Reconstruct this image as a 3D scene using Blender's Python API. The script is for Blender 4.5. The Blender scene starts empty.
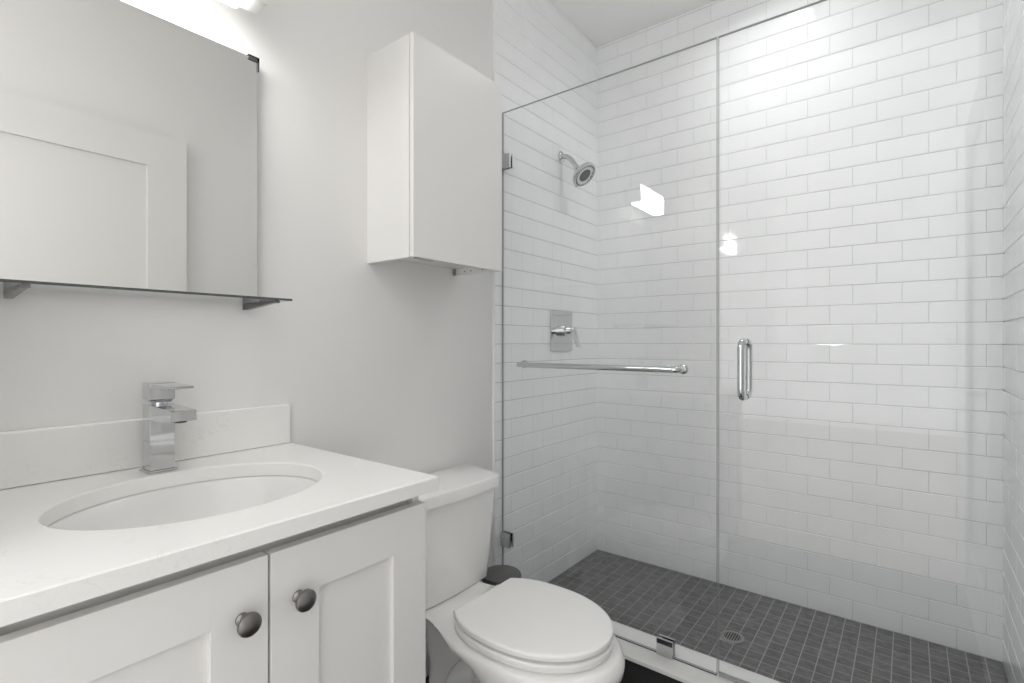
import bpy, bmesh, math, random
from mathutils import Vector, Matrix

S = bpy.context.scene
COL = S.collection
PI = math.pi
random.seed(7)

# ---------------------------------------------------------------- camera, world, exposure
CH = 1.155                                   # camera height above the bathroom floor
cam_d = bpy.data.cameras.new('camera')
cam = bpy.data.objects.new('camera', cam_d)
COL.objects.link(cam)
cam.location = (0, 0, CH)
cam.rotation_euler = (PI / 2, 0, math.radians(37.8))
cam_d.lens = 18.0
cam_d.sensor_width = 36.0
cam_d.shift_y = 0.0005
cam_d.clip_start = 0.01
S.camera = cam

world = bpy.data.worlds.new('world')
S.world = world
world.use_nodes = True
world.node_tree.nodes['Background'].inputs[0].default_value = (1.0, 0.995, 0.985, 1)
world.node_tree.nodes['Background'].inputs[1].default_value = 1.3

S.view_settings.view_transform = 'Standard'
S.view_settings.look = 'None'
S.view_settings.gamma = 1.0
S.view_settings.use_curve_mapping = False
S.view_settings.exposure = 0.5
S.cycles.caustics_reflective = False
S.cycles.caustics_refractive = False
S.cycles.max_bounces = 16
S.cycles.diffuse_bounces = 10
S.cycles.transparent_max_bounces = 24

LAMP_VANITY = 20.5        # emission of the vanity shades
LAMP_SHOWER = 102.0        # emission of the recessed shower lamp


# ---------------------------------------------------------------- materials
def new_mat(name):
    m = bpy.data.materials.new(name)
    m.use_nodes = True
    nt = m.node_tree
    for n in list(nt.nodes):
        nt.nodes.remove(n)
    out = nt.nodes.new('ShaderNodeOutputMaterial')
    return m, nt, out


def principled(name, col, rough=0.5, metal=0.0, spec=0.5, coat=0.0, noise=None, bump=None):
    """noise = (scale, amount) shifts the value a little; bump = (scale, strength)"""
    m, nt, out = new_mat(name)
    b = nt.nodes.new('ShaderNodeBsdfPrincipled')
    nt.links.new(b.outputs[0], out.inputs[0])
    b.inputs['Base Color'].default_value = (*col, 1)
    b.inputs['Roughness'].default_value = rough
    b.inputs['Metallic'].default_value = metal
    b.inputs['Specular IOR Level'].default_value = spec
    b.inputs['Coat Weight'].default_value = coat
    tc = nt.nodes.new('ShaderNodeTexCoord')
    if noise:
        n = nt.nodes.new('ShaderNodeTexNoise')
        n.inputs['Scale'].default_value = noise[0]
        n.inputs['Detail'].default_value = 5
        nt.links.new(tc.outputs['Object'], n.inputs['Vector'])
        r = nt.nodes.new('ShaderNodeValToRGB')
        a = noise[1]
        r.color_ramp.elements[0].position = 0.3
        r.color_ramp.elements[1].position = 0.7
        r.color_ramp.elements[0].color = (*[max(0, c * (1 - a)) for c in col], 1)
        r.color_ramp.elements[1].color = (*[min(1, c * (1 + a)) for c in col], 1)
        nt.links.new(n.outputs['Fac'], r.inputs['Fac'])
        nt.links.new(r.outputs['Color'], b.inputs['Base Color'])
    if bump:
        n2 = nt.nodes.new('ShaderNodeTexNoise')
        n2.inputs['Scale'].default_value = bump[0]
        n2.inputs['Detail'].default_value = 4
        nt.links.new(tc.outputs['Object'], n2.inputs['Vector'])
        bp = nt.nodes.new('ShaderNodeBump')
        bp.inputs['Strength'].default_value = bump[1]
        bp.inputs['Distance'].default_value = 0.002
        nt.links.new(n2.outputs['Fac'], bp.inputs['Height'])
        nt.links.new(bp.outputs['Normal'], b.inputs['Normal'])
    return m


def quartz_mat():
    m, nt, out = new_mat('quartz')
    b = nt.nodes.new('ShaderNodeBsdfPrincipled')
    nt.links.new(b.outputs[0], out.inputs[0])
    b.inputs['Roughness'].default_value = 0.28
    tc = nt.nodes.new('ShaderNodeTexCoord')
    n = nt.nodes.new('ShaderNodeTexNoise')
    n.inputs['Scale'].default_value = 16
    n.inputs['Detail'].default_value = 8
    n.inputs['Distortion'].default_value = 2.2
    nt.links.new(tc.outputs['Object'], n.inputs['Vector'])
    sub = nt.nodes.new('ShaderNodeMath'); sub.operation = 'SUBTRACT'; sub.inputs[1].default_value = 0.5
    ab = nt.nodes.new('ShaderNodeMath'); ab.operation = 'ABSOLUTE'
    nt.links.new(n.outputs['Fac'], sub.inputs[0]); nt.links.new(sub.outputs[0], ab.inputs[0])
    r = nt.nodes.new('ShaderNodeValToRGB')
    r.color_ramp.elements[0].position = 0.0
    r.color_ramp.elements[0].color = (0.74, 0.735, 0.72, 1)
    r.color_ramp.elements[1].position = 0.02
    r.color_ramp.elements[1].color = (0.83, 0.825, 0.81, 1)
    nt.links.new(ab.outputs[0], r.inputs['Fac'])
    # vein patches only here and there
    n2 = nt.nodes.new('ShaderNodeTexNoise'); n2.inputs['Scale'].default_value = 9
    nt.links.new(tc.outputs['Object'], n2.inputs['Vector'])
    r2 = nt.nodes.new('ShaderNodeValToRGB')
    r2.color_ramp.elements[0].position = 0.54; r2.color_ramp.elements[1].position = 0.68
    nt.links.new(n2.outputs['Fac'], r2.inputs['Fac'])
    mx = nt.nodes.new('ShaderNodeMix'); mx.data_type = 'RGBA'
    mx.inputs[6].default_value = (0.83, 0.825, 0.81, 1)
    nt.links.new(r2.outputs['Color'], mx.inputs[0]); nt.links.new(r.outputs['Color'], mx.inputs[7])
    nt.links.new(mx.outputs[2], b.inputs['Base Color'])
    return m


def glass_mat(name, tint, f0=0.045):
    """clear pane: straight-through transparency plus mirror reflection by Schlick"""
    m, nt, out = new_mat(name)
    tr = nt.nodes.new('ShaderNodeBsdfTransparent'); tr.inputs[0].default_value = (*tint, 1)
    gl = nt.nodes.new('ShaderNodeBsdfGlossy'); gl.inputs['Roughness'].default_value = 0.0
    gl.inputs['Color'].default_value = (1, 1, 1, 1)
    lw = nt.nodes.new('ShaderNodeLayerWeight'); lw.inputs['Blend'].default_value = 0.5
    p = nt.nodes.new('ShaderNodeMath'); p.operation = 'POWER'; p.inputs[1].default_value = 5
    nt.links.new(lw.outputs['Facing'], p.inputs[0])
    ma = nt.nodes.new('ShaderNodeMath'); ma.operation = 'MULTIPLY_ADD'
    ma.inputs[1].default_value = 1 - f0; ma.inputs[2].default_value = f0
    nt.links.new(p.outputs[0], ma.inputs[0])
    mx = nt.nodes.new('ShaderNodeMixShader')
    nt.links.new(ma.outputs[0], mx.inputs[0])
    nt.links.new(tr.outputs[0], mx.inputs[1]); nt.links.new(gl.outputs[0], mx.inputs[2])
    nt.links.new(mx.outputs[0], out.inputs[0])
    return m


def emit_mat(name, col, strength):
    m, nt, out = new_mat(name)
    e = nt.nodes.new('ShaderNodeEmission')
    e.inputs[0].default_value = (*col, 1); e.inputs[1].default_value = strength
    nt.links.new(e.outputs[0], out.inputs[0])
    return m


def floor_tile_mat():
    m, nt, out = new_mat('charcoal_floor_tile')
    b = nt.nodes.new('ShaderNodeBsdfPrincipled')
    nt.links.new(b.outputs[0], out.inputs[0])
    b.inputs['Roughness'].default_value = 0.45
    tc = nt.nodes.new('ShaderNodeTexCoord')
    br = nt.nodes.new('ShaderNodeTexBrick')
    br.inputs['Color1'].default_value = (0.030, 0.030, 0.031, 1)
    br.inputs['Color2'].default_value = (0.036, 0.036, 0.036, 1)
    br.inputs['Mortar'].default_value = (0.06, 0.06, 0.06, 1)
    br.inputs['Scale'].default_value = 1.0
    br.inputs['Mortar Size'].default_value = 0.002
    br.inputs['Brick Width'].default_value = 0.6
    br.inputs['Row Height'].default_value = 0.3
    nt.links.new(tc.outputs['Object'], br.inputs['Vector'])
    nt.links.new(br.outputs['Color'], b.inputs['Base Color'])
    return m


M = dict(
    wall=principled('wall_paint', (0.78, 0.775, 0.765), 0.6, bump=(180, 0.04)),
    ceil=principled('ceiling_paint', (0.91, 0.905, 0.89), 0.75),
    tile=principled('white_tile', (0.90, 0.912, 0.922), 0.05, noise=(9, 0.015)),
    grout=principled('pale_grout', (0.48, 0.48, 0.48), 0.85, noise=(60, 0.06)),
    slate=principled('slate_mosaic', (0.132, 0.131, 0.132), 0.45, noise=(38, 0.30), bump=(120, 0.15)),
    slate2=principled('slate_mosaic_pale', (0.155, 0.154, 0.155), 0.45, noise=(38, 0.28), bump=(120, 0.15)),
    slate_grout=principled('mosaic_grout', (0.40, 0.395, 0.39), 0.9),
    floor=floor_tile_mat(),
    hall=principled('pale_oak', (0.60, 0.58, 0.55), 0.5, noise=(4, 0.08)),
    quartz=quartz_mat(),
    cab=principled('cabinet_paint', (0.76, 0.755, 0.742), 0.38),
    cabdark=principled('cabinet_interior', (0.30, 0.295, 0.285), 0.6),
    laminate=principled('white_laminate', (0.80, 0.795, 0.78), 0.35),
    porcelain=principled('porcelain', (0.88, 0.875, 0.865), 0.10, coat=0.3),
    basin=principled('basin_glaze', (0.78, 0.775, 0.765), 0.14),
    seat=principled('seat_plastic', (0.91, 0.905, 0.895), 0.22),
    chrome=principled('chrome', (0.66, 0.67, 0.68), 0.06, metal=1.0),
    steel=principled('brushed_steel', (0.42, 0.42, 0.41), 0.28, metal=1.0),
    darkchrome=principled('dark_chrome', (0.20, 0.20, 0.195), 0.22, metal=1.0),
    pewter=principled('pewter', (0.25, 0.243, 0.235), 0.30, metal=1.0),
    dark=principled('dark_rubber_and_holes', (0.035, 0.035, 0.034), 0.6),
    gasket=principled('grey_gasket', (0.16, 0.16, 0.16), 0.5),
    nozzle=principled('dark_nozzles', (0.06, 0.06, 0.06), 0.4),
    bin=principled('dark_bin_plastic', (0.12, 0.12, 0.115), 0.35),
    mirror=principled('mirror_silver', (0.90, 0.905, 0.895), 0.0, metal=1.0),
    glass=glass_mat('clear_glass', (0.994, 0.996, 0.996)),
    shelf=glass_mat('shelf_glass', (0.985, 0.99, 0.988)),
    edge=principled('glass_edge', (0.42, 0.43, 0.43), 0.15),
    shelf_edge=principled('shelf_edge', (0.085, 0.095, 0.09), 0.15),
    seal=glass_mat('clear_seal', (0.80, 0.80, 0.80)),
    door=principled('door_paint', (0.76, 0.755, 0.74), 0.4),
    trimp=principled('trim_paint', (0.78, 0.775, 0.76), 0.45),
    lamp=emit_mat('opal_shade', (1.0, 0.985, 0.96), LAMP_VANITY),
    shower_lamp=emit_mat('shower_lamp_lens', (0.99, 0.995, 1.0), LAMP_SHOWER),
)


# ---------------------------------------------------------------- mesh helpers
class MB:
    """collects shapes into one bmesh; build() links it as ONE object"""

    def __init__(self):
        self.bm = bmesh.new()

    def _merge(self, b2, mat_i=0):
        for f in b2.faces:
            f.material_index = mat_i
        me = bpy.data.meshes.new('tmp')
        b2.to_mesh(me); b2.free()
        self.bm.from_mesh(me)
        bpy.data.meshes.remove(me)
        return self

    def box(self, x0, x1, y0, y1, z0, z1, bev=0.0, seg=2, mi=0, top_in=0.0):
        b = bmesh.new()
        vs = [b.verts.new((x, y, z)) for z in (z0, z1) for y in (y0, y1) for x in (x0, x1)]
        for idx in ((0, 2, 3, 1), (4, 5, 7, 6), (0, 1, 5, 4), (2, 6, 7, 3), (0, 4, 6, 2), (1, 3, 7, 5)):
            b.faces.new([vs[i] for i in idx])
        if bev > 0:
            bmesh.ops.bevel(b, geom=list(b.edges), offset=bev, segments=seg, affect='EDGES', profile=0.5)
        return self._merge(b, mi)

    def lathe(self, prof, base, axis, seg=32, mi=0, sx=1.0, sy=1.0):
        """prof = [(radius, distance along the axis)]; ends are closed by radius 0 or left open"""
        ax = Vector(axis).normalized()
        up = Vector((0, 0, 1)) if abs(ax.z) < 0.9 else Vector((1, 0, 0))
        u = up.cross(ax).normalized(); v = ax.cross(u)
        base = Vector(base)
        b = bmesh.new()
        rings = []
        for r, d in prof:
            c = base + ax * d
            if r < 1e-6:
                rings.append([b.verts.new(c)])
            else:
                rings.append([b.verts.new(c + u * (math.cos(2 * PI * k / seg) * r * sx) + v * (math.sin(2 * PI * k / seg) * r * sy)) for k in range(seg)])
        for r0, r1 in zip(rings, rings[1:]):
            for k in range(seg):
                a, c = k, (k + 1) % seg
                if len(r0) == 1 and len(r1) == 1:
                    continue
                if len(r0) == 1:
                    b.faces.new((r0[0], r1[c], r1[a]))
                elif len(r1) == 1:
                    b.faces.new((r0[a], r0[c], r1[0]))
                else:
                    b.faces.new((r0[a], r0[c], r1[c], r1[a]))
        bmesh.ops.recalc_face_normals(b, faces=b.faces)
        return self._merge(b, mi)

    def cyl(self, p0, p1, r, seg=24, bev=0.0, mi=0):
        p0 = Vector(p0); p1 = Vector(p1); L = (p1 - p0).length
        e = bev
        prof = [(0, 0), (r - e, 0), (r, e), (r, L - e), (r - e, L), (0, L)] if e else [(0, 0), (r, 0), (r, L), (0, L)]
        return self.lathe(prof, p0, p1 - p0, seg, mi)

    def tube(self, pts, r, seg=16, mi=0):
        """round tube along a polyline (already smooth)"""
        pts = [Vector(p) for p in pts]
        b = bmesh.new(); rings = []
        n = len(pts)
        ref = None
        for i, p in enumerate(pts):
            t = (pts[min(i + 1, n - 1)] - pts[max(i - 1, 0)]).normalized()
            if ref is None:
                ref = Vector((0, 0, 1)) if abs(t.z) < 0.9 else Vector((1, 0, 0))
            u = (ref - t * ref.dot(t)).normalized(); ref = u
            v = t.cross(u)
            rr = r[i] if isinstance(r, (list, tuple)) else r
            rings.append([b.verts.new(p + u * math.cos(2 * PI * k / seg) * rr + v * math.sin(2 * PI * k / seg) * rr) for k in range(seg)])
        for r0, r1 in zip(rings, rings[1:]):
            for k in range(seg):
                b.faces.new((r0[k], r0[(k + 1) % seg], r1[(k + 1) % seg], r1[k]))
        b.faces.new(rings[0]); b.faces.new(rings[-1])
        bmesh.ops.recalc_face_normals(b, faces=b.faces)
        return self._merge(b, mi)

    def loft(self, sections, mi=0, cap0=True, cap1=True):
        """sections = lists of equal-length closed outlines"""
        b = bmesh.new()
        rings = [[b.verts.new(p) for p in s] for s in sections]
        n = len(rings[0])
        for r0, r1 in zip(rings, rings[1:]):
            for k in range(n):
                b.faces.new((r0[k], r0[(k + 1) % n], r1[(k + 1) % n], r1[k]))
        if cap0:
            b.faces.new(rings[0])
        if cap1:
            b.faces.new(rings[-1])
        bmesh.ops.recalc_face_normals(b, faces=b.faces)
        return self._merge(b, mi)

    def build(self, name, mats, parent=None, angle=35, smooth=True):
        me = bpy.data.meshes.new(name)
        self.bm.normal_update()
        # the origin sits at the bottom centre of the shape
        xs = [v.co for v in self.bm.verts]
        lo = Vector((min(v.x for v in xs), min(v.y for v in xs), min(v.z for v in xs)))
        hi = Vector((max(v.x for v in xs), max(v.y for v in xs), max(v.z for v in xs)))
        c = Vector(((lo.x + hi.x) / 2, (lo.y + hi.y) / 2, lo.z))
        bmesh.ops.translate(self.bm, verts=self.bm.verts, vec=-c)
        if smooth:
            for f in self.bm.faces:
                f.smooth = True
        self.bm.to_mesh(me); self.bm.free()
        for m in (mats if isinstance(mats, (list, tuple)) else [mats]):
            me.materials.append(m)
        if smooth:
            me.set_sharp_from_angle(angle=math.radians(angle))
        o = bpy.data.objects.new(name, me)
        COL.objects.link(o)
        pw = Vector((0, 0, 0)); q = parent
        while q is not None:
            pw += q.location; q = q.parent
        o.parent = parent
        o.location = c - pw
        if smooth and angle == 35:
            wn = o.modifiers.new('face_normals', 'WEIGHTED_NORMAL'); wn.keep_sharp = True; wn.weight = 90
        return o


def thing(name, loc, label, cat, group=None):
    o = bpy.data.objects.new(name, None)
    o.empty_display_size = 0.1
    COL.objects.link(o); o.location = loc
    o['label'] = label; o['category'] = cat
    if group:
        o['group'] = group
    return o


def tag(o, label, cat, group=None):
    o['label'] = label; o['category'] = cat
    if group:
        o['group'] = group
    return o


def struct(o, label=None, cat=None):
    o['kind'] = 'structure'
    if label:
        o['label'] = label; o['category'] = cat
    return o


def arc(p0, p1, p2, n=8):
    """quadratic bend from p0 to p2 about the corner p1"""
    p0, p1, p2 = Vector(p0), Vector(p1), Vector(p2)
    return [(1 - t) ** 2 * p0 + 2 * t * (1 - t) * p1 + t * t * p2 for t in [k / n for k in range(n + 1)]]


# ---------------------------------------------------------------- the room
XL, XT, XR = -1.315, -1.305, 0.2543          # painted left wall, its tiled stretch, tiled right wall
YB, YF, YE = 2.42, 0.055, 1.572              # tiled back wall, wall behind the camera, front edge of the tiling
ZC = CH + 1.5624                             # ceiling
ZS = CH - 1.099                              # shower floor
ZK = CH - 1.017                              # top of the shower curb
YG = 1.62                                    # plane of the shower glass
TH, TW = 0.0779, 0.1556                      # tile course and tile length, grout included

struct(MB().box(XL - 0.1, XR + 0.1, YF - .06, 1.60, -0.1, 0.0).build('floor', M['floor'], smooth=False),
       'charcoal tiled bathroom floor', 'floor')
struct(MB().box(-3, 3, -5, YF - .06, -0.1, 0.0).build('floor_hall', M['hall'], smooth=False), 'unseen hall floor, kept pale and long for the reflections', 'floor')  # unseen floor added pale and long to soften its reflection and bounce light
LX, LY, LR = -0.42, 2.04, .062               # recessed shower lamp


def hole_outline(z, r=None):
    out = []
    for k in range(64):
        a = 2 * PI * k / 64
        c, q = math.cos(a), math.sin(a)
        if r is None:
            t = min(((XR + .1 if c > 0 else XL - .1) - LX) / c if abs(c) > 1e-9 else 1e9,
                    ((YB + .1 if q > 0 else YF - .1) - LY) / q if abs(q) > 1e-9 else 1e9)
        else:
            t = r
        out.append((LX + c * t, LY + q * t, z))
    return out


cm_ = MB()
cm_.loft([hole_outline(ZC), hole_outline(ZC, LR), hole_outline(ZC + .1, LR), hole_outline(ZC + .1), hole_outline(ZC)], cap0=False, cap1=False)
for x, y in ((XL - .1, YF - .1), (XL - .1, YB + .1), (XR + .1, YF - .1), (XR + .1, YB + .1)):
    cm_.box(x - .0, x + (.3 if x < -1 else -.3), y, y + (.3 if y < 1 else -.09), ZC + .0005, ZC + .1)
struct(cm_.build('ceiling', M['ceil'], smooth=False), 'flat white ceiling', 'ceiling')
struct(MB().box(XL - 0.1, XL, YF - 0.1, YB + 0.1, 0, ZC).build('wall_left', M['wall'], smooth=False),
       'smooth white painted wall behind vanity and toilet', 'wall')
# wall behind the camera mostly left out so the world light fills in
struct(MB().box(XL - 0.1, -0.92, YF - .115, YF, 0, ZC).build('wall_front', M['wall'], smooth=False), 'short unseen white wall at the end of the vanity, shielding the counter', 'wall')  # unseen stub added to keep the open side's light off the counter
XP = XR + 0.010
struct(MB().box(XP, XP + 0.1, YF - 0.115, YB + 0.1, 0, ZC).build('wall_right', M['wall'], smooth=False), 'white painted wall behind the open door', 'wall')
struct(MB().box(XL - 0.1, XR + 0.1, YB + 0.008, YB + 0.1, 0, ZC).build('wall_back', M['wall'], smooth=False),
       'wall behind the shower tiles', 'wall')


def tile_wall(name, P, U, N, u0, u1, z0, z1, phase, backing, label, gv=0.0003, bv_=0.0009):
    """running-bond tiles: P origin on the finished face, U along the wall, N out of it.
    phase = joint position of the lowest course above the shower floor"""
    P, U, N = Vector(P), Vector(U), Vector(N)
    Zv = Vector((0, 0, 1))
    rnd = random.Random(name)
    b = bmesh.new()
    g, bev, dep = 0.0007, 0.0022, 0.0026      # wide bed joints
    # grout bed
    bed = [P + U * a + Zv * z - N * dep for a, z in ((u0, z0), (u1, z0), (u1, z1), (u0, z1))]
    back = [p - N * backing for p in bed]
    bv = [b.verts.new(p) for p in bed]; kv = [b.verts.new(p) for p in back]
    b.faces.new(bv); b.faces.new(kv[::-1])
    for i in range(4):
        j = (i + 1) % 4
        b.faces.new((bv[j], bv[i], kv[i], kv[j]))
    for f in b.faces:
        f.material_index = 1
    k = math.floor((z0 - ZS) / TH) - 1
    while ZS + k * TH < z1:
        za, zb = max(z0, ZS + k * TH + g), min(z1, ZS + (k + 1) * TH - g)
        if zb - za > 0.008:
            ph = phase + (0 if k % 2 == 0 else TW / 2)
            n = math.floor((u0 - ph) / TW) - 1
            while ph + n * TW < u1:
                ua, ub = max(u0, ph + n * TW + gv), min(u1, ph + (n + 1) * TW - gv)
                ba = 0 if ua == u0 else bv_
                bb = 0 if ub == u1 else bv_
                if ub - ua > 0.006:
                    tilt = [rnd.gauss(0, 0.00011) for _ in range(3)]
                    off = rnd.gauss(0, 0.00012)
                    outer = [(ua, za), (ub, za), (ub, zb), (ua, zb)]
                    inner = [(ua + ba, za + bev), (ub - bb, za + bev), (ub - bb, zb - bev), (ua + ba, zb - bev)]
                    mid = [(ua + ba * .3, za + bev * .3), (ub - bb * .3, za + bev * .3), (ub - bb * .3, zb - bev * .3), (ua + ba * .3, zb - bev * .3)]
                    sg = [(-1, -1), (1, -1), (1, 1), (-1, 1)]
                    def pos(q, h, i):
                        return P + U * q[0] + Zv * q[1] + N * (h + off + sg[i][0] * tilt[0] + sg[i][1] * tilt[1])
                    r0 = [b.verts.new(P + U * q[0] + Zv * q[1] - N * dep) for q in outer]
                    r1 = [b.verts.new(pos(q, -bev * .55, i)) for i, q in enumerate(mid)]
                    r2 = [b.verts.new(pos(q, 0, i)) for i, q in enumerate(inner)]
                    for ra, rb in ((r0, r1), (r1, r2)):
                        for i in range(4):
                            j = (i + 1) % 4
                            b.faces.new((ra[i], ra[j], rb[j], rb[i]))
                    b.faces.new(r2)
                n += 1
        k += 1
    bmesh.ops.recalc_face_normals(b, faces=b.faces)
    m = MB(); m.bm.free(); m.bm = b
    o = m.build(name, [M['tile'], M['grout']], smooth=False)
    return struct(o, label, 'tiled wall')


tile_wall('wall_shower_back', (0, YB, 0), (1, 0, 0), (0, -1, 0), XT, XR, 0.0, ZC, -1.2657, 0.006,
          'white subway tiles on back wall of shower')
tile_wall('wall_shower_left', (XT, 0, 0), (0, 1, 0), (1, 0, 0), YE, YB, 0.0, ZC, 2.0655, 0.0074,
          'white subway tiles behind the shower head', 0.0001, 0.0005)
tile_wall('wall_shower_right', (XR, 0, 0), (0, 1, 0), (-1, 0, 0), YE, YB, 0.0, ZC, 2.0655, 0.0074,
          'white subway tiles on right wall of shower')

# shower floor of small slate squares
b = bmesh.new()
rnd = random.Random(3)
PT = 0.05099
x_ph, y_ph = 0.2084, YB - 0.046
fb = MB().box(XT, XR, 1.70, YB, 0.0, ZS - 0.0007, mi=2)
b = fb.bm
nx = int((XR - XT) / PT) + 3
DRX, DRY, DRR = -0.52, 2.01, 0.030
i = -nx
for i in range(-nx, 4):
    for j in range(-18, 3):
        xa, xb = max(XT, x_ph + i * PT + .0014), min(XR, x_ph + (i + 1) * PT - .0014)
        ya, yb = max(1.70, y_ph + j * PT + .0017), min(YB, y_ph + (j + 1) * PT - .0017)
        if xb - xa < .006 or yb - ya < .006:
            continue
        cx, cy = (xa + xb) / 2, (ya + yb) / 2
        if math.hypot(cx - DRX, cy - DRY) < DRR:
            continue
        h = rnd.gauss(0, .00012)
        e = .0005
        lo = [b.verts.new((x, y, ZS - .0010)) for x, y in ((xa, ya), (xb, ya), (xb, yb), (xa, yb))]
        hi = [b.verts.new((x, y, ZS + h)) for x, y in ((xa + e, ya + e), (xb - e, ya + e), (xb - e, yb - e), (xa + e, yb - e))]
        mi = 0 if rnd.random() < .6 else 1
        for q in range(4):
            f = b.faces.new((lo[q], lo[(q + 1) % 4], hi[(q + 1) % 4], hi[q])); f.material_index = mi
        f = b.faces.new(hi); f.material_index = mi
struct(fb.build('floor_shower', [M['slate'], M['slate2'], M['slate_grout']], smooth=False),
       'shower floor of small dark slate squares', 'floor')

# curb: charcoal tiled base under a white stone cap
kb = MB().box(XT, XR, 1.556, 1.699, 0, ZK - 0.014)
curb = struct(kb.build('trim_1', M['floor'], smooth=False), 'dark tiled curb base under the shower glass', 'curb')
struct(MB().box(XT, XR, 1.540, 1.704, ZK - 0.014, ZK, bev=0.003).build('trim_2', M['quartz']),
       'white stone cap on the shower curb', 'curb')
# slim edge trim where the tiling stops on the left wall
struct(MB().box(XL + .0005, XT + 0.001, YE - 0.004, YE - 0.0002, 0, ZC).build('trim_3', M['tile'], smooth=False), 'slim edge trim of the tiling', 'trim')

# bathroom door, swung open against the right wall (seen in the mirror)
d = MB()
dx0, dx1 = 0.205, 0.240
DY0, DY1, DZ = 0.085, 1.003, CH + .984
st = 0.165
d.box(dx0, dx1, DY0 + .003, DY0 + st, 0.008, DZ - .003)
d.box(dx0, dx1, DY1 - st, DY1 - .003, 0.008, DZ - .003)
d.box(dx0, dx1, DY0 + st, DY1 - st, DZ - st, DZ - .003)
d.box(dx0, dx1, DY0 + st, DY1 - st, 0.008, 0.25)
door = struct(d.build('door_1', M['door'], smooth=False), 'white single panel door standing open, reflected in the mirror', 'door')
pnl = MB().box(dx0 + .013, dx1 - .01, DY0 + st, DY1 - st, 0.25, DZ - st).build('door_panel', M['door'], door, smooth=False)
hk = MB()
hk.lathe([(0, 0), (.026, 0), (.026, .006), (.010, .010), (.010, .04), (0, .04)], (dx0, DY1 - .07, 0.98), (-1, 0, 0))
hk.tube([(dx0 - .045, DY1 - .07, .98), (dx0 - .045, DY1 - .18, .98)], .008)
hk.build('door_handle', M['chrome'], door)

# ---------------------------------------------------------------- lamps
# vanity lamp above the mirror
VC = 0.3875                                  # centre line of vanity, sink, faucet and lamp
vl = thing('vanity_light', (XL, VC, CH + .80), 'glowing opal vanity light on the wall above the mirror', 'wall light')
MB().box(XL + .0005, XL + .022, VC - .10, VC + .10, CH + .80, CH + .90, bev=.003).build('back_plate', M['chrome'], vl)
for s in (-1, 1):
    MB().box(XL + .02, -1.237, VC + s * .08 - .012, VC + s * .08 + .012, CH + .84, CH + .864, bev=.002).build('arm', M['chrome'], vl)
MB().box(-1.235, -1.175, VC - .160, VC + .160, CH + .772, CH + .872, bev=.004).build('lamp_shade', M['lamp'], vl)
for s in (-1, 1):
    y0, y1 = sorted((VC + s * .1615, VC + s * .2035))
    MB().box(-1.235, -1.175, y0, y1, CH + .781, CH + .8735, bev=.003).build('end_cap', M['laminate'], vl)
MB().box(-1.2395, -1.2355, VC - .2035, VC + .2035, CH + .785, CH + .8735, bev=.001).build('added_glow_shield', M['laminate'], vl)  # unseen back strip added to keep the shade's glow off the wall
MB().box(-1.2395, -1.1705, VC - .2035, VC + .2035, CH + .874, CH + .882, bev=.002).build('top_cap', M['chrome'], vl)


rl = thing('recessed_light', (LX, LY, ZC), 'round recessed ceiling light over the shower', 'ceiling light')
MB().lathe([(LR - .004, -.034), (LR - .001, 0), (LR + .002, .004), (LR + .018, .003), (LR + .020, .0003)], (LX, LY, ZC), (0, 0, -1), 48).build('trim_ring', M['trimp'], rl)
MB().lathe([(0, -.036), (LR - .004, -.036), (LR - .004, -.032), (0, -.0315)], (LX, LY, ZC), (0, 0, -1), 48).build('lens', M['shower_lamp'], rl)

# ---------------------------------------------------------------- vanity
VT = CH - .268                               # top of the counter
VY0, VY1 = 0.0715, 0.7045
VX = -0.765                                  # face of the cabinet doors
van = thing('vanity_cabinet', (-1.04, VC, 0), 'white shaker vanity cabinet with two doors under the counter', 'vanity cabinet')
zb, zt = 0.0, VT - .0285
cb = MB()
cb.box(XL + .002, VX - .021, VY0, VY0 + .016, zb, zt)
cb.box(XL + .002, VX - .021, VY1 - .016, VY1, zb, zt)
cb.box(XL + .002, XL + .012, VY0, VY1, .10, zt)
cb.box(XL + .002, VX - .021, VY0, VY1, .10, .116)
cb.box(VX - .085, VX - .070, VY0, VY1, 0, .10)
cb.build('carcass', M['cab'], van, smooth=False)
fr = MB()
fr.box(VX - .060, VX - .040, VY0 + .016, VY1 - .016, zt - .06, zt)
fr.build('face_frame', M['cab'], van, smooth=False)


def shaker_door(y0, y1, z0, z1, knob_y):
    m = MB(); s = .081; x0, x1 = VX - .0195, VX
    bv = .0012
    m.box(x0, x1, y0, y0 + s, z0, z1, bev=bv)
    m.box(x0, x1, y1 - s, y1, z0, z1, bev=bv)
    m.box(x0, x1, y0 + s - .001, y1 - s + .001, z1 - s, z1, bev=bv)
    m.box(x0, x1, y0 + s - .001, y1 - s + .001, z0, z0 + s, bev=bv)
    m.box(x0 + .003, x1 - .009, y0 + s - .004, y1 - s + .004, z0 + s - .004, z1 - s + .004)
    o = m.build('door', M['cab'], van)
    k = MB()
    kz = CH - .4025
    k.lathe([(0, 0), (.0098, 0), (.0098, .0022), (.0078, .004), (.0055, .0075), (.0052, .012), (.0085, .016), (.0145, .0185),
             (.0170, .0215), (.0172, .0235), (.0160, .026), (.0115, .0285), (.006, .0298), (0, .0302)], (VX, knob_y, kz), (1, 0, 0), 40)
    k.build('knob', M['pewter'], o)
    return o


ZD = CH - .321
shaker_door(VY0, VC - .002, .115, ZD, .347)
shaker_door(VC + .002, VY1, .115, ZD, .4335)

# counter with an oval cut-out
CX0, CX1, CY0, CY1 = XL + .001, -.7435, .060, .7190
SX, SY, SA, SB = -1.020, VC + .003, .176, .2185      # sink centre and half axes in x and y
ct = thing('vanity_countertop', (-1.03, VC, VT - .028), 'white quartz countertop with oval cutout and low backsplash', 'countertop')


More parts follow.
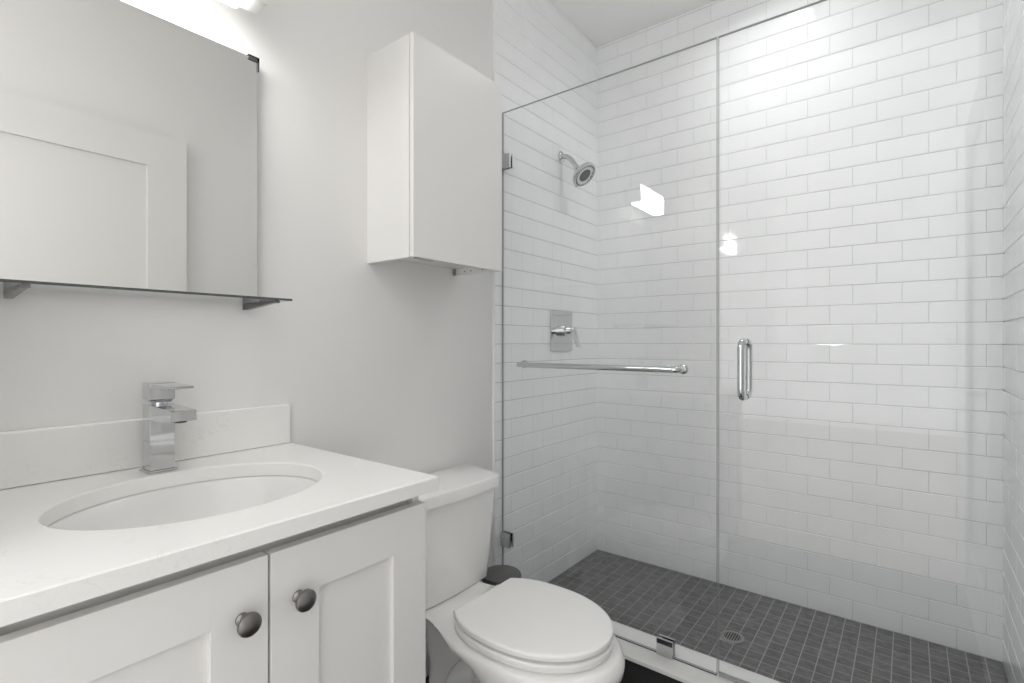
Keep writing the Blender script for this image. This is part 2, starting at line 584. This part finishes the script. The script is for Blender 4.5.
def rect_hit(a, x0, x1, y0, y1):
    c, s = math.cos(a), math.sin(a)
    t = 1e9
    if abs(c) > 1e-9:
        t = min(t, ((x1 if c > 0 else x0) - SX) / c)
    if abs(s) > 1e-9:
        t = min(t, ((y1 if s > 0 else y0) - SY) / s)
    return SX + c * t, SY + s * t


angs = [2 * PI * k / 120 for k in range(120)] + [math.atan2(y - SY, x - SX) % (2 * PI) for x in (CX0, CX1) for y in (CY0, CY1)]
angs = sorted(set(round(a, 6) for a in angs))


def ell(a, grow=0.0):
    # point of the oval seen under the polar angle a
    A, B = SA + grow, SB + grow
    c, s = math.cos(a), math.sin(a)
    r = 1 / math.sqrt((c / A) ** 2 + (s / B) ** 2)
    return SX + c * r, SY + s * r


e = .0022
secs = []
secs.append([(*ell(a, .0), VT - .028) for a in angs])
secs.append([(*ell(a, .0), VT - .0025) for a in angs])
secs.append([(*ell(a, .0025), VT) for a in angs])
secs.append([(*rect_hit(a, CX0 + e, CX1 - e, CY0 + e, CY1 - e), VT) for a in angs])
secs.append([(*rect_hit(a, CX0, CX1, CY0, CY1), VT - e) for a in angs])
secs.append([(*rect_hit(a, CX0, CX1, CY0, CY1), VT - .028 + .001) for a in angs])
secs.append([(*rect_hit(a, CX0 + .001, CX1 - .001, CY0 + .001, CY1 - .001), VT - .028) for a in angs])
secs.append(secs[0])
cm = MB()
cm.loft(secs, cap0=False, cap1=False)
bmesh.ops.remove_doubles(cm.bm, verts=cm.bm.verts, dist=1e-6)
bmesh.ops.recalc_face_normals(cm.bm, faces=cm.bm.faces)
cm.build('worktop', M['quartz'], ct)
MB().box(XL + .0012, XL + .020, CY0, .7135, VT + .0005, VT + .104, bev=.004, seg=3).build('backsplash', M['quartz'], ct)

# undermount sink
sk = thing('sink_basin', (SX, SY, VT - .17), 'white oval undermount sink in the quartz countertop', 'sink')
prof = [(1.10, -.0290), (1.012, -.0290), (.985, -.034), (.955, -.055), (.90, -.085), (.80, -.115), (.64, -.137), (.42, -.149), (.18, -.155), (.11, -.157)]
outer = [(.11, -.171), (.44, -.163), (.68, -.150), (.85, -.126), (.95, -.092), (1.01, -.055), (1.02, -.040), (1.10, -.039)]
sec = []
for s, z in prof + outer + [prof[0]]:
    sec.append([(SX + SA * s * math.cos(2 * PI * k / 96), SY + SB * s * math.sin(2 * PI * k / 96), VT + z) for k in range(96)])
sm = MB(); sm.loft(sec, cap0=False, cap1=False)
bmesh.ops.remove_doubles(sm.bm, verts=sm.bm.verts, dist=1e-6)
bmesh.ops.recalc_face_normals(sm.bm, faces=sm.bm.faces)
sm.build('basin', M['basin'], sk, angle=60)
MB().lathe([(0, -.004), (.016, -.003), (.018, -.001), (.026, .0), (.027, -.003), (.0, -.012)], (SX, SY, VT - .154), (0, 0, 1), 32).build('drain', M['chrome'], sk)

# faucet
FX0, FX1, FY0, FY1 = -1.263, -1.219, VC - .0225, VC + .0225
FY0 += .006; FY1 += .006
fc = thing('faucet', ((FX0 + FX1) / 2, VC, VT), 'square chrome single lever faucet behind the sink', 'faucet')
MB().box(FX0 - .004, FX1 + .004, FY0 - .004, FY1 + .004, VT + .0003, VT + .0045, bev=.0008).build('base_plate', M['chrome'], fc)
fbm = MB()
fbm.box(FX0, FX1, FY0, FY1, VT + .0045, VT + .064, bev=.0012)
fbm.box(FX0 + .001, FX1 - .001, FY0 + .001, FY1 - .001, VT + .063, VT + .067)
fbm.box(FX0, FX1, FY0, FY1, VT + .066, VT + .139, bev=.0012)
fbm.build('body', M['chrome'], fc)
spt = MB()
z1 = VT + .1385
def sq(x, za, zb2):
    return [(x, FY0 + .0005, za), (x, FY1 - .0005, za), (x, FY1 - .0005, zb2), (x, FY0 + .0005, zb2)]
spt.loft([sq(FX1 - .002, z1 - .030, z1), sq(-1.17, z1 - .029, z1 - .001), sq(-1.110, z1 - .024, z1 - .003), sq(-1.108, z1 - .023, z1 - .004)])
sp = spt.build('spout', M['chrome'], fc)
MB().cyl((-1.125, (FY0 + FY1) / 2, z1 - .0275), (-1.125, (FY0 + FY1) / 2, z1 - .021), .011).build('aerator', M['nozzle'], sp)
hd = MB()
zh = VT + .139
hd.cyl(((FX0 + FX1) / 2, (FY0 + FY1) / 2, zh - .001), ((FX0 + FX1) / 2, (FY0 + FY1) / 2, zh + .006), .016)
def rect(z, ix, iy):
    return [(FX0 + ix, FY0 + iy, z), (FX1 - ix, FY0 + iy, z), (FX1 - ix, FY1 - iy, z), (FX0 + ix, FY1 - iy, z)]
hd.loft([rect(zh + .004, .006, .006), rect(zh + .011, 0, 0), rect(zh + .0445, 0, 0), rect(zh + .0455, .001, .001)])
hd.loft([[(x, FY0 + .0004, za), (x, FY1 - .0004, za), (x, FY1 - .0004, zb2), (x, FY0 + .0004, zb2)] for x, za, zb2 in
         ((FX1 - .004, zh + .036, zh + .0442), (FX1 + .002, zh + .036, zh + .0442), (-1.124, zh + .0365, zh + .0425), (-1.122, zh + .0375, zh + .0415))])
hd.build('handle', M['chrome'], fc)

# ---------------------------------------------------------------- mirror and glass shelf
MX = -1.288
mr = thing('wall_mirror', (XL, VC, CH + .112), 'frameless rectangular mirror on the wall above the vanity', 'mirror')
MB().box(MX - .005, MX, .150, .622, CH + .112, CH + .7065, bev=.0006, seg=1).build('mirror_glass', M['mirror'], mr, smooth=False)
MB().box(XL + .0005, MX - .0055, .19, .59, CH + .15, CH + .67).build('backing_board', M['trimp'], mr, smooth=False)
for s in (0, 1):
    c = MB()
    ya, yb = (.598, .625) if s else (.147, .176)
    c.box(XL + .0005, MX + .003, ya, yb, CH + .7068, CH + .7098)
    c.box(MX + .0004, MX + .003, ya, yb, CH + .698, CH + .7098)
    yo = .622 if s else .147
    c.box(MX + .0004, MX + .003, yo - (.002 if s else 0), yo + .003, CH + .675, CH + .7098)
    c.build('corner_clip', M['darkchrome'], mr)
sh = thing('glass_shelf', (XL, VC, CH + .096), 'clear glass shelf on two steel brackets beneath the mirror', 'shelf')
sg_ = MB().box(XL + .004, -1.150, .118, .637, CH + .0965, CH + .1015)
for f in sg_.bm.faces:
    f.material_index = 1 if abs(f.calc_center_median().z - (CH + .099)) < .002 and f.calc_center_median().x > -1.3 else 0
sg_.build('shelf_plate', [M['shelf'], M['shelf_edge']], sh, smooth=False)
for y in (.176, .603):
    bk = MB()
    def tri(yy):
        return [(XL + .0005, yy, CH + .080), (XL + .0005, yy, CH + .0962), (-1.158, yy, CH + .0962), (-1.158, yy, CH + .0915), (XL + .02, yy, CH + .080)]
    bk.loft([tri(y - .0055), tri(y + .0055)])
    bk.box(-1.168, -1.156, y - .0065, y + .0065, CH + .0905, CH + .0962)
    bk.build('bracket', M['darkchrome'], sh)

# ---------------------------------------------------------------- wall cabinet above the toilet
KY0, KY1, KZ0, KZ1 = .969, 1.366, CH + .2412, CH + .8757
KX = -1.1027
kc = thing('wall_cabinet', (XL, 1.1675, KZ0), 'white flat door wall cabinet hung above the toilet', 'wall cabinet')
c = MB(); t = .016; xb = KX - .0192
c.box(XL + .0005, xb, KY0, KY0 + t, KZ0, KZ1, bev=.0006, seg=1)
c.box(XL + .0005, xb, KY1 - t, KY1, KZ0 + .001, KZ1, bev=.0006, seg=1)
c.box(XL + .0005, xb, KY0 + t, KY1 - t, KZ1 - t, KZ1)
c.box(XL + .0005, xb, KY0 + t, KY1 - t, KZ0 + .026, KZ0 + .042)
c.box(XL + .0005, XL + .006, KY0 + t, KY1 - t, KZ0 + .03, KZ1 - t)
c.box(XL + .0005, xb, KY0 + t, KY1 - t, KZ0 + .31, KZ0 + .326)
c.build('carcass', M['laminate'], kc, smooth=False)
dr = MB().box(KX - .0155, KX, KY0, KY1, KZ0 + .0005, KZ1, bev=.0008).build('door', M['laminate'], kc)
MB().box(KX - .014, KX - .002, KY0 + .012, KY0 + .078, KZ0 - .0035, KZ0 + .0004, bev=.0008).build('edge_pull', M['steel'], dr)
for x in (-1.262, -1.232, -1.177, -1.150):  # dark discs stand in for the shaded holes of the side panel
    MB().cyl((x, KY1 - t - .0006, KZ0 + .0125), (x, KY1 - t + .001, KZ0 + .0125), .0026, 14).build('hole_disc', M['dark'], kc)
lb = MB()
lb.box(XL + .0005, XL + .004, KY1 - t - .008, KY1 - t - .0005, KZ0 + .001, KZ0 + .0255)
lb.box(XL + .0005, XL + .010, KY1 - t - .003, KY1 - t - .0005, KZ0 + .001, KZ0 + .0255)
lb.build('wall_bracket', M['steel'], kc)

# ---------------------------------------------------------------- toilet
TC = 1.151                                   # its centre line
RIM = CH - .797
tl = thing('toilet', (-.95, TC, 0), 'white two piece toilet with closed lid beside the vanity', 'toilet')


def smooth01(t):
    t = max(0, min(1, t)); return t * t * (3 - 2 * t)


def bowl_section(z, xb, xf, wr, wf, xj=-1.02, xm=-.80, rr=.05, p=2.0, n=40):
    """half-width profile from the back (xb) to the front (xf); wr rear half-width, wf bowl half-width"""
    def hw(x):
        s = smooth01((x - (xj - .10)) / (.20))
        wv = wr + (wf - wr) * s
        if x > xm:
            wv *= max(0, 1 - ((x - xm) / (xf - xm)) ** p) ** (1 / p)
        if x < xb + rr:
            q = (xb + rr - x) / rr
            wv *= max(0, 1 - q ** 2.6) ** (1 / 2.6) * .999
        return wv
    xs = [xb + (xf - xb) * (1 - math.cos(PI * k / n)) / 2 for k in range(n + 1)]
    up = [(x, TC + hw(x), z) for x in xs]
    dn = [(x, TC - hw(x), z) for x in reversed(xs[1:-1])]
    return up + dn


bw = MB()
bw.loft([
    bowl_section(.0, -1.21, -.735, .112, .118, rr=.06),
    bowl_section(.018, -1.21, -.735, .112, .118, rr=.06),
    bowl_section(.035, -1.20, -.745, .098, .106, rr=.06),
    bowl_section(.10, -1.19, -.755, .072, .102, rr=.06),
    bowl_section(.17, -1.19, -.720, .068, .118, rr=.06),
    bowl_section(.22, -1.20, -.670, .070, .144, xj=-.95, rr=.06),
    bowl_section(.265, -1.21, -.610, .072, .172, xj=-.94, rr=.06),
    bowl_section(.295, -1.22, -.575, .074, .186, xj=-.93, rr=.06),
    bowl_section(.315, -1.23, -.563, .078, .1905, xj=-.94, rr=.05),
    bowl_section(.332, -1.25, -.562, .086, .191, xj=-.97, rr=.05),
    bowl_section(.342, -1.275, -.566, .108, .190, rr=.03),
    bowl_section(RIM - .008, -1.285, -.572, .128, .188, rr=.03),
    bowl_section(RIM - .003, -1.287, -.577, .132, .185, rr=.03),
    bowl_section(RIM, -1.284, -.585, .130, .179, rr=.03),
])
bowl = bw.build('bowl', M['porcelain'], tl, angle=50)
# trapway bulge and bolt caps on the pedestal sides
for s in (-1, 1):
    pts = arc((-.86, TC + s * .062, .235), (-.98, TC + s * .075, .255), (-1.03, TC + s * .070, .17)) + arc((-1.03, TC + s * .070, .17), (-1.07, TC + s * .07, .06), (-1.15, TC + s * .062, .055))[1:]
    MB().tube(pts, .040, 20).build('trapway', M['porcelain'], bowl)
    MB().lathe([(.015, -.02), (.015, .006), (.012, .012), (0, .016)], (-1.00, TC + s * .095, .03), (0, 0, 1), 20).build('bolt_cap', M['porcelain'], bowl)


def lid_outline(z, grow=0.0, xb=-1.000, xf=-.594, hwm=.1765, n=48):
    xm, xr = -.825, -1.044
    xs = [xb - grow * .5 + (xf + grow - xb + grow * .5) * (1 - math.cos(PI * k / n)) / 2 for k in range(n + 1)]
    def hw(x):
        if x > xm:
            q = min(1, (x - xm) / (xf + grow - xm)); return (hwm + grow) * max(0, 1 - q ** 2.05) ** (1 / 2.05)
        q = (xm - x) / (xm - xr); return (hwm + grow) * max(0, 1 - q ** 2.5) ** .4
    up = [(x, TC + .002 + hw(x), z) for x in xs]
    dn = [(x, TC + .002 - hw(x), z) for x in reversed(xs[:-1])]
    return up + dn


z0 = RIM + .006
MB().loft([lid_outline(z0, -.004), lid_outline(z0 + .003, .0), lid_outline(z0 + .016, .001), lid_outline(z0 + .0195, -.001), lid_outline(z0 + .0205, -.006)]).build('seat', M['seat'], tl, angle=50)
z0 = RIM + .0350
MB().loft([lid_outline(z0, -.002), lid_outline(z0 + .0012, 0), lid_outline(z0 + .010, 0), lid_outline(z0 + .0130, -.001), lid_outline(z0 + .0150, -.004), lid_outline(z0 + .0156, -.010)]).build('seat_lid', M['seat'], tl, angle=50)
for s in (-1, 1):
    h = MB()
    h.lathe([(0, 0), (.010, 0), (.011, .002), (.011, .040), (.010, .042), (0, .042)], (-1.022, TC + .002 + s * .078 - .021, RIM + .021), (0, 1, 0), 20)
    h.box(-1.036, -1.008, TC + .002 + s * .078 - .018, TC + .002 + s * .078 + .018, RIM - .0003, RIM + .020, bev=.003)
    h.build('hinge', M['seat'], tl)
for s in (-1, 1):
    MB().box(-.70, -.66, TC + s * .075 - .008, TC + s * .075 + .008, RIM + .0260, RIM + .0352).build('bumper', M['seat'], tl)

# tank
TKC = 1.177


def tank_outline(z, xbk, xfr, hb, hf, r=.028, bow=.006, n=10):
    """hb half-width at the wall, hf at the front; rounded corners, front slightly bowed"""
    pts = []
    def corner(cx, cy, a0, a1, rx):
        for k in range(n + 1):
            a = a0 + (a1 - a0) * k / n
            pts.append((cx + rx * math.cos(a), cy + rx * math.sin(a), z))
    # front left -> front right, then back
    corner(xfr - r, TKC - hf + r, -PI / 2, 0, r)
    for k in range(1, 8):
        q = k / 8; pts.append((xfr + bow * (1 - (2 * q - 1) ** 2), TKC - hf + r + (2 * hf - 2 * r) * q, z))
    corner(xfr - r, TKC + hf - r, 0, PI / 2, r)
    for k in range(1, 6):
        q = k / 6; pts.append((xfr - r + (xbk + .01 - xfr + r) * q, TKC + hf + (hb - hf) * math.sin(q * PI / 2), z))
    corner(xbk + .01, TKC + hb - .01, PI / 2, PI, .01)
    corner(xbk + .01, TKC - hb + .01, PI, 1.5 * PI, .01)
    for k in range(1, 6):
        q = 1 - k / 6; pts.append((xfr - r + (xbk + .01 - xfr + r) * q, TKC - hf - (hb - hf) * math.sin(q * PI / 2), z))
    return pts


XK = XL + .022
ZL = CH - .448
tank = MB()
tank.loft([
    tank_outline(RIM + .001, XK + .01, -1.132, .170, .150),
    tank_outline(RIM + .008, XK + .004, -1.126, .176, .155),
    tank_outline(RIM + .12, XK + .002, -1.118, .186, .164),
    tank_outline(ZL - .040, XK + .001, -1.107, .196, .174),
])
tk = tank.build('tank', M['porcelain'], tl, angle=50)
ld = MB()
ld.loft([
    tank_outline(ZL - .0405, XK, -1.104, .201, .177),
    tank_outline(ZL - .038, XK, -1.096, .208, .183),
    tank_outline(ZL - .006, XK, -1.096, .209, .184),
    tank_outline(ZL - .0015, XK + .001, -1.098, .2075, .1825),
    tank_outline(ZL, XK + .003, -1.102, .204, .179),
])
ld.build('tank_lid', M['porcelain'], tl, angle=50)
# small dark bin between toilet and curb
bn = thing('waste_bin', (-1.1755, 1.452, 0), 'small round dark grey bin between toilet and shower curb', 'bin')
MB().lathe([(0, 0), (.058, 0), (.061, .004), (.067, .287), (.068, .294), (.064, .295)], (-1.1755, 1.452, .0), (0, 0, 1), 48).build('body', M['bin'], bn)
MB().lathe([(.0705, .290), (.0735, .294), (.0735, .306), (.070, .312), (.05, .316), (.02, .318), (0, .3185)], (-1.1755, 1.452, .0), (0, 0, 1), 48).build('bin_lid', M['bin'], bn)

# ---------------------------------------------------------------- shower
GZ1 = CH + .929
XG = -.4637                                  # where the fixed pane ends and the door starts


def pane(m, x0, x1, z0, z1):
    m.box(x0, x1, YG - .005, YG + .005, z0, z1)
    for f in m.bm.faces:
        f.material_index = 0 if abs(f.normal.y) > .5 or abs((f.calc_center_median().y - YG)) > .004 else 1


gp = thing('shower_glass_panel', ((XT + XG) / 2, YG, ZK), 'fixed clear glass shower panel clamped to wall and curb', 'glass panel')
m = MB(); pane(m, XT + .003, XG, ZK + .003, GZ1)
gpane = m.build('pane', [M['glass'], M['edge']], gp, smooth=False)


def wall_clamp(z, parent):
    c = MB()
    for s in (-1, 1):
        y0, y1 = (YG - .0135, YG - .0052) if s < 0 else (YG + .0052, YG + .0135)
        c.box(XT + .0005, XT + .046, y0, y1, z - .028, z + .028, bev=.0012)
    c.box(XT + .0004, XT + .0028, YG - .0135, YG + .0135, z - .028, z + .028)
    return c.build('wall_clamp', M['chrome'], parent)


wall_clamp(CH + .727, gp)
wall_clamp(CH - .796, gp)
c = MB()
for s in (-1, 1):
    y0, y1 = (YG - .0135, YG - .0052) if s < 0 else (YG + .0052, YG + .0135)
    c.box(-.651, -.597, y0, y1, ZK + .0005, ZK + .055, bev=.0012)
c.build('curb_clamp', M['chrome'], gp)
MB().box(XT + .003, XG, YG - .0055, YG + .0055, ZK + .0003, ZK + .0020).build('bottom_gasket', M['dark'], gp, smooth=False)
MB().box(XT + .0003, XT + .0022, YG - .0045, YG + .0045, ZK + .003, GZ1).build('side_gasket', M['gasket'], gp, smooth=False)

gd = thing('shower_glass_door', ((XG + XR) / 2, YG, ZK), 'clear glass shower door with upright chrome pull handle', 'glass door')
m = MB(); pane(m, XG + .005, XR - .008, ZK + .010, GZ1)
m.build('pane', [M['glass'], M['edge']], gd, smooth=False)
MB().box(XG + .006, XR - .010, YG - .006, YG + .006, ZK + .002, ZK + .0115).build('bottom_seal', M['seal'], gd, smooth=False)
HX, HZ0, HZ1 = -.384, CH - .172, CH + .011
for s in (-1, 1):
    yo = YG + s * .047
    yi = YG + s * .0052
    r = .0095
    pts = [(HX, yi, HZ1 - r)] + arc((HX, YG + s * .020, HZ1 - r), (HX, yo, HZ1 - r), (HX, yo, HZ1 - r - .027)) + \
        arc((HX, yo, HZ0 + r + .027), (HX, yo, HZ0 + r), (HX, YG + s * .020, HZ0 + r)) + [(HX, yi, HZ0 + r)]
    MB().tube(pts, r, 24).build('pull_handle', M['chrome'], gd)
for z in (ZK + .25, GZ1 - .25):
    h = MB()
    for s in (-1, 1):
        y0, y1 = (YG - .018, YG - .0052) if s < 0 else (YG + .0052, YG + .018)
        h.box(XR - .034, XR - .0075, y0, y1, z - .045, z + .045, bev=.0012)
    h.box(XR - .0073, XR - .0012, YG - .025, YG + .025, z - .045, z + .045, bev=.001)
    h.build('hinge', M['chrome'], gd)

# towel bar on the fixed pane
BZ = CH - .0865
tb = thing('towel_bar', (-.88, YG - .03, BZ), 'long chrome towel bar fixed across the glass panel', 'towel bar')
ybar = YG - .055
pts = [(-1.190, YG - .012, BZ)] + arc((-1.190, YG - .035, BZ), (-1.190, ybar, BZ), (-1.170, ybar, BZ)) + arc((-.585, ybar, BZ), (-.565, ybar, BZ), (-.565, YG - .035, BZ)) + [(-.565, YG - .012, BZ)]
MB().tube(pts, .0095, 24).build('bar', M['chrome'], tb)
for x in (-1.190, -.565):
    MB().lathe([(0, 0), (.0155, 0), (.0155, .004), (.0125, .007), (.0105, .012), (0, .012)], (x, YG - .0052, BZ), (0, -1, 0), 28).build('mounting_flange', M['chrome'], tb)

# shower head
SHY = 2.062
hs = thing('overhead_shower', (XT, SHY, CH + .8776), 'round chrome shower head on a bent wall arm', 'shower head')
MB().lathe([(0, .0008), (.027, .0008), (.027, .003), (.020, .009), (.012, .013), (0, .013)], (XT, SHY, CH + .8776), (1, 0, 0), 32).build('flange', M['chrome'], hs)
pts = arc((XT + .006, SHY, CH + .8776), (-1.260, SHY, CH + .880), (-1.221, SHY, CH + .812), 10)
MB().tube(pts, .0115, 18).build('arm', M['chrome'], hs)
ax = Vector((.70, -.04, -.71)).normalized()
j = Vector((-1.224, SHY, CH + .814))
hm = MB()
hm.lathe([(0, -.004), (.012, -.002), (.0145, .006), (.0145, .014), (.017, .020), (.022, .026), (.040, .040), (.054, .050), (.0605, .058), (.0625, .064), (.0615, .070),
          (.056, .0735), (.044, .0735), (.041, .071), (.031, .0715)], j, ax, 48)
head = hm.build('head', M['chrome'], hs)
MB().lathe([(.0305, .066), (.0305, .0715), (.028, .0735), (0, .0745)], j, ax, 40).build('nozzle_face', M['nozzle'], head)
nz = MB()
u = Vector((0, 1, 0)); u = (u - ax * u.dot(ax)).normalized(); v = ax.cross(u)
for k in range(28):
    a = 2 * PI * k / 28
    p = j + ax * .0725 + (u * math.cos(a) + v * math.sin(a)) * .050
    nz.cyl(p, p + ax * .003, .0034, 8)
nz.build('spray_ring', M['nozzle'], head)
tabp = j + ax * .066 + v * .0605 * (1 if v.z < 0 else -1)
MB().box(tabp.x - .004, tabp.x + .004, tabp.y - .005, tabp.y + .005, tabp.z - .008, tabp.z + .006, bev=.001).build('spray_tab', M['chrome'], head)

# shower valve
sv = thing('shower_valve', (XT, SHY, CH + .053), 'square chrome shower valve plate with a lever handle', 'shower valve')
MB().box(XT + .0008, XT + .007, SHY - .095, SHY + .093, CH - .042, CH + .1475, bev=.0015).build('plate', M['chrome'], sv)
MB().lathe([(0, 0), (.026, 0), (.026, .022), (.023, .026), (.0165, .027), (.0165, .060), (.014, .063), (0, .063)], (XT + .007, SHY, CH + .053), (1, 0, 0), 36).build('hub', M['chrome'], sv)
lvr = MB()
def blade(x, z, hy, hx):
    return [(x - hx, SHY - hy, z), (x + hx, SHY - hy, z), (x + hx, SHY + hy, z), (x - hx, SHY + hy, z)]
lvr.loft([blade(-1.236, CH + .069, .011, .009), blade(-1.233, CH + .045, .013, .0095), blade(-1.221, CH + .01, .0125, .0075), blade(-1.209, CH - .022, .012, .0065), blade(-1.208, CH - .024, .0105, .005)])
lvr.build('lever', M['chrome'], sv)

# floor drain
fd = thing('shower_drain', (DRX, DRY, ZS), 'round metal drain in the slate shower floor', 'drain')
MB().lathe([(.030, .0002), (.030, .003), (.038, .0035), (.041, .002), (.041, .0002)], (DRX, DRY, ZS + .0004), (0, 0, 1), 40).build('rim', M['steel'], fd)
g = MB()
g.lathe([(0, -.0004), (.030, -.0004), (.030, .0008), (0, .0008)], (DRX, DRY, ZS), (0, 0, 1), 32, mi=1)
for k in range(-3, 4):
    x = k * .0085
    L = math.sqrt(max(0, .030 ** 2 - x * x))
    g.box(DRX + x - .0016, DRX + x + .0016, DRY - L, DRY + L, ZS + .0008, ZS + .0026)
g.build('grate', [M['steel'], M['dark']], fd, smooth=False)
